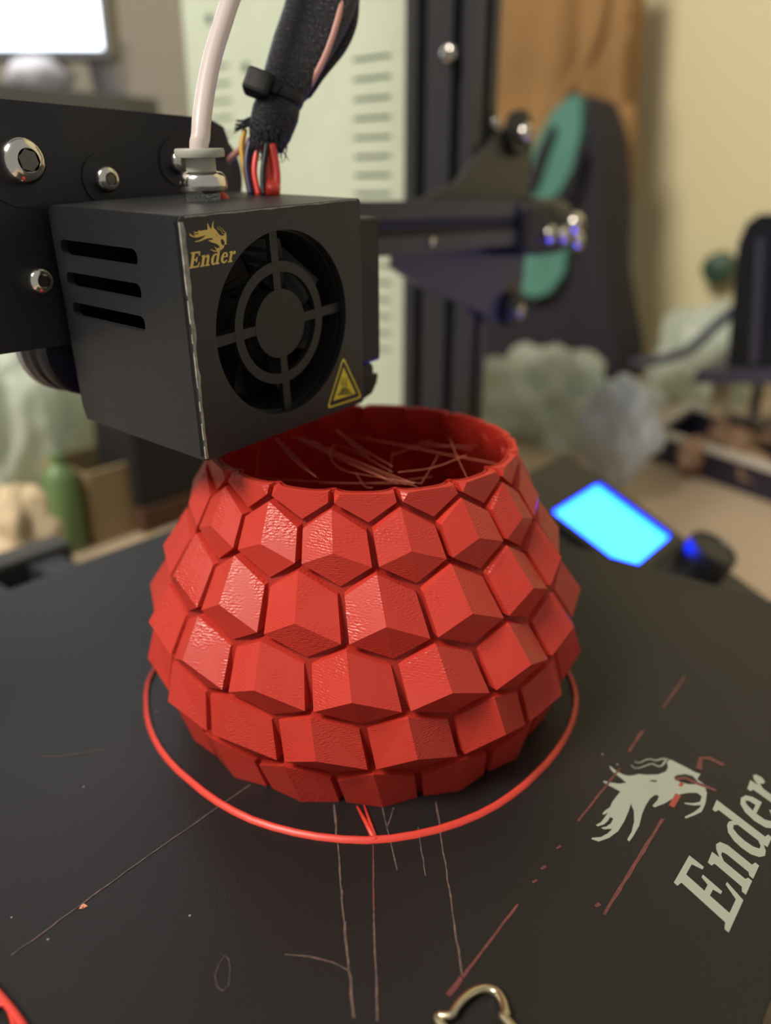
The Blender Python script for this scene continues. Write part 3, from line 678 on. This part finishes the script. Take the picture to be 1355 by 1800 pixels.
# ------------------------------------------------------------------ printer frame
frm = empty('printer_frame', (0, 117, -75), 'black aluminium printer frame with tall slotted upright post', 'printer frame')
def extr_z(name, x0, y0, wx, wy, z0, z1, parent):
    """2040 extrusion standing up: slots on every face"""
    def side(L, n):
        o = []; pit = L/n
        for k in range(n):
            c = pit*(k+.5); o += [(c-3.1, 0), (c-3.1, 1.8), (c-4.6, 1.8), (c-1.6, 5.6), (c+1.6, 5.6), (c+4.6, 1.8), (c+3.1, 1.8), (c+3.1, 0)]
        return o
    nx, ny = int(wx/20), int(wy/20)
    o = [(0, 0)]+side(wx, nx)+[(wx, 0)]+[(wx-d, s) for s, d in side(wy, ny)]+[(wx, wy)]+[(wx-s, wy-d) for s, d in side(wx, nx)]+[(0, wy)]+[(d, wy-s) for s, d in side(wy, ny)]
    return obj(name, plate(o, [], lambda u, v, w_: (x0+u, y0+v, w_), z0, z1), 'extr', parent)
up = extr_z('upright', 195, 97, 20, 40, -75, 470, frm)
obj('upright', bx((-215, 97, -75), (-195, 137, 470)), 'extr', frm)
obj('cross_bar', bx((-195, 97, -70), (195, 137, -50)), 'extr', frm)
obj('top_bar', bx((-215, 97, 470), (215, 137, 490)), 'extr', frm)
for x in (-22, 12): obj('bed_rail', bx((x, -190, -48), (x+16, 225, -34), 1), 'extr', frm)
obj('rail_bracket', bx((-30, 221, -72), (36, 237, -30), 2), 'bracket', frm)
p = on(792, 95, 0, 195); screw(frm, p, (-1, 0, 0), 4, 3.5)
for y_ in (-205, 205): obj('foot_bar', bx((-40, y_-10 if y_ < 0 else 190, -75), (40, y_+10 if y_ < 0 else 215, -48), 1), 'extr', frm)

# ------------------------------------------------------------------ power supply
psu = empty('power_supply', (222, 222, -10), 'pale vented metal power supply box behind the upright post', 'power supply')
PX0 = 200.0; slots = []
def psl(px0, px1, py): # slot opening on the box's left face
    a, b = on(px0, py, 0, PX0), on(px1, py, 0, PX0); return a, b
outer = [(139.5, -30), (306, -30), (306, 260), (139.5, 260)]
holes = []
for k in range(17):
    z = 193.0-k*9.0
    holes.append(rrect(149.5, z-.8, 174.5, z+.8, .6, 3))
    if k < 8 and True: holes.append(rrect(268, 199-k*9-.7, 289, 199-k*9+.7, .6, 3))
case = obj('case', plate(outer, holes, lambda u, v, w_: (PX0+w_, u, v), 0, 2), 'psu', psu)
obj('case_back', bx((PX0+9, 139.5, -30), (PX0+50, 306, 260)), 'psu', psu)
for a_, b_ in (((PX0+2, 139.5, -30), (PX0+9, 141.5, 260)), ((PX0+2, 304, -30), (PX0+9, 306, 260)), ((PX0+2, 141.5, 258), (PX0+9, 304, 260)), ((PX0+2, 141.5, -30), (PX0+9, 304, -28))):
    obj('case_flange', bx(a_, b_), 'psu', psu)
for q in ((368, 33), (432, 118)):
    p = on(*q, 0, PX0); obj('screw', lathe([(2.6, 0), (2.4, .8), (1, 1), (0, .3)], p+np.array([.1, 0, 0]), (-1, 0, 0), 16), 'psuslot', psu)
obj('mount_tab', bx((PX0+5, 137, -75), (PX0+45, 200, -30)), 'bracket', psu)

# ------------------------------------------------------------------ control screen
T25 = math.radians(25); DN = np.array([0, -math.cos(T25), -math.sin(T25)]); NN = np.array([0, -math.sin(T25), math.cos(T25)]); XX = np.array([1.0, 0, 0])
L0 = on(1050, 855, 2, -10)
lcd = empty('control_screen', (190, 0, -75), 'glowing blue printer control screen with round knob beside the bed', 'control panel')
LF = lambda u, v, w_: L0+XX*u+DN*v+NN*w_
obj('panel', plate(rrect(-68, -26, 11, 100, 5), [], LF, -8, -.6), 'lcdbody', lcd)
obj('screen_bezel', plate(rrect(-56, -5, 5, 49, 1), [rrect(-51, 0, 0, 43.5, .5)], LF, -.7, 2.6), 'lcdbody', lcd)
obj('screen', plate(rrect(-51.5, -.5, .5, 44, .5), [], LF, -.7, .3), 'screen', lcd, label='lit cyan blue display')
kb = onp(1232, 992, L0, NN)-L0
obj('knob', lathe([(12.2, -.7), (12.2, 10), (11.6, 11.6), (9.8, 12), (9.2, 11.2), (0, 11)], LF(kb @ XX, kb @ DN, 0), NN, 32), 'knob', lcd, smooth=True)
obj('stand', bx((175, -20, -75), (195, 20, -38)), 'bracket', lcd)

# ------------------------------------------------------------------ binder clip on the front of the bed
cl = empty('binder_clip', (-70, -112, 0), 'silver wire handle of a clip clamped on the bed edge', 'clip')
cpx = [(788, 1815), (795, 1783), (810, 1760), (830, 1744), (852, 1738), (872, 1744), (884, 1762), (890, 1785), (900, 1805)]
cpts = [on(x, y, 2, 1.2+.4*math.sin(i)) for i, (x, y) in enumerate(cpx)]
pa, pb = cpts[0], cpts[-1]
ta = np.array([pa[0]-3, -113.0, 4.0]); tb = np.array([pb[0]-8, -113.0, 4.0])
obj('wire_handle', tube(spline([ta]+cpts+[tb], 6), .8, 12), 'clipwire', cl, smooth='all')
xm = (ta[0]+tb[0])/2
obj('clip_jaw', plate([(-108, .05), (-117, 6), (-118.5, 6), (-118.5, -12), (-117, -12), (-108, -6.1), (-108, -6.6), (-116.8, -13), (-119.5, -13), (-119.5, 7), (-116.8, 7), (-108, .6)], [], lambda u, v, w_: (w_, u, v), xm-11, xm+11), 'dark', cl)
# scraps of red filament on the left edge of the bed
sc = [on(x, y, 2, .8) for x, y in ((-25, 1722), (8, 1760), (28, 1785), (48, 1815))]
sc2 = [on(x, y, 2, .8) for x, y in ((-20, 1775), (8, 1765), (22, 1790), (30, 1830))]
scr = empty('filament_scrap', sc[1]*np.array([1, 1, 0]), 'short tangled scrap of red filament on the bare black bed', 'filament scrap')
obj('strand', tube(spline(sc, 5), .75, 8), 'ring', scr, smooth='all'); obj('strand', tube(spline(sc2, 5), .5, 8), 'ring', scr, smooth='all')

# ------------------------------------------------------------------ background, right
def onx(px, X): return on(px[0], px[1], 0, X)
# tan jacket hanging on the wall
jx = 800.0
def cloth(corner, nx, nz, amp, thick, freq, seed):
    bm = bmesh.new(); g = {}
    for s in (0, 1):
        for i in range(nx+1):
            for j in range(nz+1):
                u, v = i/nx, j/nz
                p = (corner[0]*(1-u)+corner[1]*u)*(1-v)+(corner[3]*(1-u)+corner[2]*u)*v
                f_ = amp*(math.sin(u*freq+2.2*v+seed)+.5*noise.noise(Vector((u*4, v*3, seed))))*(.4+.6*v)
                edge = min(u, 1-u, v, 1-v); t = thick*(min(1, edge*8))
                g[s, i, j] = bm.verts.new(Vector(p+np.array([f_-(t if s == 0 else 0), 0, 0])))
    for i in range(nx):
        for j in range(nz):
            for s in (0, 1): bm.faces.new([g[s, i, j], g[s, i+1, j], g[s, i+1, j+1], g[s, i, j+1]])
    bmesh.ops.remove_doubles(bm, verts=bm.verts[:], dist=.05)
    return bm
jk = empty('hanging_jacket', on(960, 350, 0, jx), 'tan cloth jacket hanging on the cream wall behind the printer', 'jacket')
obj('body', cloth([onx(q, jx) for q in ((760, -120), (1060, -120), (1030, 340), (760, 470))], 30, 30, 16, 26, 11, 1), 'jacket', jk, smooth='all')
obj('sleeve', cloth([onx(q, jx-22) for q in ((1040, -120), (1138, -120), (1118, 352), (1022, 352))], 16, 30, 8, 34, 6, 2.5), 'jacket', jk, smooth='all')
obj('lining', cloth([onx(q, jx-64) for q in ((1086, 60), (1112, 20), (1104, 346), (1052, 346))], 8, 16, 5, 16, 6, .4), 'jacket', jk, smooth='all')
obj('fold', tube(spline([on(x, y, 0, jx-58) for x, y in ((1062, -30), (1050, 50), (1030, 110), (1000, 160), (975, 200))], 6), [(7, 9)]*25, 10), 'jacket', jk, smooth='all')
obj('cuff', cloth([onx(q, jx-66) for q in ((1078, 150), (1122, 190), (1114, 354), (1058, 354))], 10, 16, 5, 14, 7, 1.4), 'jacket', jk, smooth='all')
# dark backpack with teal panels
bk = empty('backpack', on(960, 690, 0, 640), 'dark backpack with teal panels hanging behind the upright post', 'bag')
obj('body', slab([(1000, 160), (1030, 170), (1050, 230), (1060, 330), (1060, 480), (1085, 620), (1080, 720), (700, 760), (690, 480), (800, 440), (880, 420), (925, 330), (960, 240)], 0, 640, 70, 14), 'navy', bk, smooth=True)
obj('teal_panel', slab([(1008, 166), (1020, 178), (1020, 230), (1008, 290), (985, 335), (950, 362), (905, 380), (915, 320), (945, 240), (975, 190)], 0, 626, 20, 6), 'teal', bk, smooth=True)
obj('teal_panel', slab([(905, 430), (998, 420), (990, 480), (965, 515), (935, 524), (910, 510)], 0, 626, 20, 6), 'teal', bk, smooth=True)
obj('dark_strip', slab([(968, 220), (975, 225), (945, 320), (922, 350), (925, 320), (945, 265)], 0, 620, 10, 2), 'navy', bk, smooth=True)
obj('strap', tube(spline([on(x, y, 0, 622) for x, y in ((920, 380), (960, 362), (1000, 330), (1022, 250))], 6), [(5, 3)]*19, 8), 'navy', bk, smooth='all')
# white plastic bags on the desk
def rest(bm, z):
    mz = min(v.co.z for v in bm.verts)
    for v in bm.verts: v.co.z += z-mz
    return bm
c = on(962, 732, 0, 505)
obj('plastic_bag', blob(c, (48, 72, 48), .6, 1.7, 3, 5, True), 'bag', None, 'crumpled translucent plastic bag with greenish tint beside the power supply', 'plastic bag', smooth='all')
c2_ = on(1088, 765, 0, 370)
bm = blob(c2_, (18, 25, 36), .45, 1.6, 9, 4, True)
for v in bm.verts:
    k = (v.co.z-c2_[2])/40
    if k < 0: v.co.x = c2_[0]+(v.co.x-c2_[0])*(1+.55*k); v.co.y = c2_[1]+(v.co.y-c2_[1])*(1+.55*k)
obj('plastic_bag', bm, 'bagw', None, 'small white plastic bag drooping to a point above the blue screen', 'plastic bag', smooth='all')
obj('plastic_bag', blob(on(1245, 628, 0, 715), (38, 50, 48), .4, 1.4, 14, 4, True), 'bag', None, 'pale plastic bag leaning on the tall black case', 'plastic bag', smooth='all')
# tall black case, shelf, tray
bc = empty('black_case', on(1330, 650, 0, 520), 'tall black case with rounded top on the dark shelf', 'case')
obj('body', slab([(1276, 655), (1296, 430), (1312, 392), (1335, 376), (1420, 376), (1440, 655)], 0, 520, 60, 6), 'blackcase', bc, smooth=True)
obj('rib', slab([(1318, 640), (1330, 420), (1342, 420), (1332, 640)], 0, 514, 8, 1), 'purple', bc)
sh = empty('dark_shelf', on(1320, 700, 0, 520), 'narrow dark shelf board under the tall black case', 'shelf')
obj('board', slab([(1225, 650), (1440, 652), (1440, 676), (1215, 674)], 0, 505, 160, 1), 'purple', sh)
for q in (1250, 1420): 
    a_ = on(q, 674, 0, 505); obj('leg', bx((655, a_[1]-4, -75), (664, a_[1]+4, a_[2]+3)), 'purple', sh)
obj('wall_knob', lathe([(16, 0), (19, 6), (17, 24), (8, 30)], on(1270, 470, 0, 859), (-1, 0, 0), 20), 'green', None, 'small round dark green knob on the cream wall', 'knob', smooth=True)
tp_ = on(1265, 800, 2, -45)
ty = empty('tray', (470, 60, -75), 'dark open tray with pale rim on the desk', 'tray')
ox = [on(x, y, 2, -48)[:2] for x, y in ((1148, 752), (1420, 838), (1500, 775), (1215, 708))]
cn = np.mean(np.array(ox), axis=0); sc_ = lambda k: [tuple(cn+(np.array(p)-cn)*k) for p in ox]
obj('base', plate(sc_(.96), [], lambda u, v, w_: (u, v, w_), -75, -72), 'tray', ty)
obj('side', plate(sc_(1.0), [sc_(.94)], lambda u, v, w_: (u, v, w_), -75, -53), 'tray', ty)
obj('rim', plate(sc_(1.02), [sc_(.93)], lambda u, v, w_: (u, v, w_), -53, -48), 'rim', ty)
random.seed(11)
for k in range(7):
    p = cn+np.array([random.uniform(-60, 70), random.uniform(-45, 40)])
    obj('wood_scrap', blob((p[0], p[1], -60), (16, 12, 13), .5, 1.6, k, 3), 'brown', None, 'lumpy tan scrap heaped in the dark tray', 'scrap', 'scraps in the tray', smooth='all')
obj('cork', lathe([(6, 0), (7.5, 2), (8, 30), (6.5, 33)], on(1258, 735, 2, -45), (0.15, 0, 1), 20), 'pale', None, 'pale upright cork standing in the dark tray', 'cork', smooth=True)
obj('black_cable', tube(spline([on(x, y, 0, 640) for x, y in ((1110, 640), (1160, 632), (1210, 615), (1250, 580), (1290, 545))], 6), 5, 10), 'purple', None, 'dark cable curving up behind the pale plastic bag', 'cable', smooth='all')

# ------------------------------------------------------------------ background, left
mo = empty('monitor', at(60, 150, 590), 'bright white computer monitor behind the print head', 'monitor')
mc = at(180, 86, 580)
MF = lambda u, v, w_: mc+RI*u+U0*v+F0*w_
obj('housing', plate(rrect(-325, -5, 5, 206, 3), [], MF, 2, 30), 'bezel', mo)
obj('screen', plate(rrect(-320, 0, 0, 200, 1), [], MF, -.5, 2.2), 'monitor', mo, label='white lit screen')
HZ = on(205, 166, 1, 470)[2]
obj('neck', plate([(-170, HZ+4-mc[2]), (-130, HZ+4-mc[2]), (-135, 20), (-165, 20)], [], MF, 29, 42), 'bezel', mo)
pz = MF(-150, 0, 30); obj('foot', bx((pz[0]-55, pz[1]-45, HZ), (pz[0]+55, pz[1]+45, HZ+5), 2), 'bezel', mo)
def clutter(name, lo, hi, m_, label, cat, bev=3): return obj(name, bx(lo, hi, bev), m_, None, label, cat)
ht = empty('desk_hutch', (150, 520, -75), 'grey shelf unit standing under the bright monitor', 'shelf')
hz = HZ
obj('top_board', bx((-60, 470, hz-14), (300, 680, hz), 1), 'bezel', ht)
obj('side_board', bx((-60, 470, -75), (-48, 680, hz-14)), 'bezel', ht); obj('side_board', bx((288, 470, -75), (300, 680, hz-14)), 'bezel', ht)
obj('back_board', bx((-48, 668, -75), (288, 680, hz-14)), 'shelfback', ht)
obj('mid_board', bx((-48, 470, 30), (288, 668, 40)), 'bezel', ht)
p = on(208, 150, 1, 485); obj('paper_cup', lathe([(13, 0), (18, 36), (18.6, 36.5), (18.6, 38), (17, 38), (12, 2), (0, 2)], (p[0], 495, hz), (0, 0, 1), 24), 'whiteb', None, 'small pale paper cup standing on the grey shelf unit', 'cup', smooth=True)
p = on(90, 150, 1, 495); obj('cloth_bundle', blob((p[0], 505, hz+12), (26, 20, 13), .25, 1.5, 4, 3), 'whiteb', None, 'low pale cloth bundle lying on the grey shelf unit', 'cloth', smooth='all')
# behind the bed
bo = empty('storage_box', (118, 320, -75), 'open beige storage box behind the printer bed', 'box')
obj('box_body', plate(rrect(92, 300, 152, 352, 3), [rrect(95, 303, 149, 349, 2)], lambda u, v, w_: (u, v, w_), -75, -28), 'beige', bo)
obj('box_floor', bx((94, 302, -75), (150, 350, -72)), 'beige', bo)
obj('green_bottle', lathe([(9, 0), (10, 2), (10, 46), (8, 52), (4, 56), (4, 62), (0, 62)], (80, 308, -75), (0, 0, 1), 20), 'greenb', None, 'green bottle between the beige box and the pale cloth', 'bottle', smooth=True)
obj('pale_cloth', blob((36, 272, -46), (17, 18, 29), .35, 1.6, 6, 4), 'pale', None, 'crumpled pale yellowish cloth beside the green bottle', 'cloth', smooth='all')
obj('clear_bag', blob((96, 385, -14), (44, 28, 61), .38, 1.5, 21, 5, True), 'bag', None, 'big crumpled clear plastic bag behind the beige box', 'plastic bag', smooth='all')
obj('cardboard_sheet', bx((20, 430, -75), (284, 444, 64), 1), 'beige2', None, 'large olive brown cardboard sheet standing behind the clear bag', 'cardboard')
bb = empty('black_box', (168, 300, -75), 'black box on brown base behind the vase under the print head', 'box')
obj('body', bx((122, 292, -58), (215, 335, -4), 2), 'blackmat', bb); obj('base', bx((122, 290, -75), (216, 336, -58), 1), 'jacketdark', bb)
obj('yellow_scrap', blob((112, 262, -70), (10, 7, 5), .3, 1.5, 8, 3), 'yellowb', None, 'small yellow scrap on the desk behind the bed', 'scrap', smooth='all')
obj('orange_strip', bx((70, 258, -75), (98, 266, -69), 1), 'orange', None, 'pale orange strip on the desk behind the bed', 'strip')
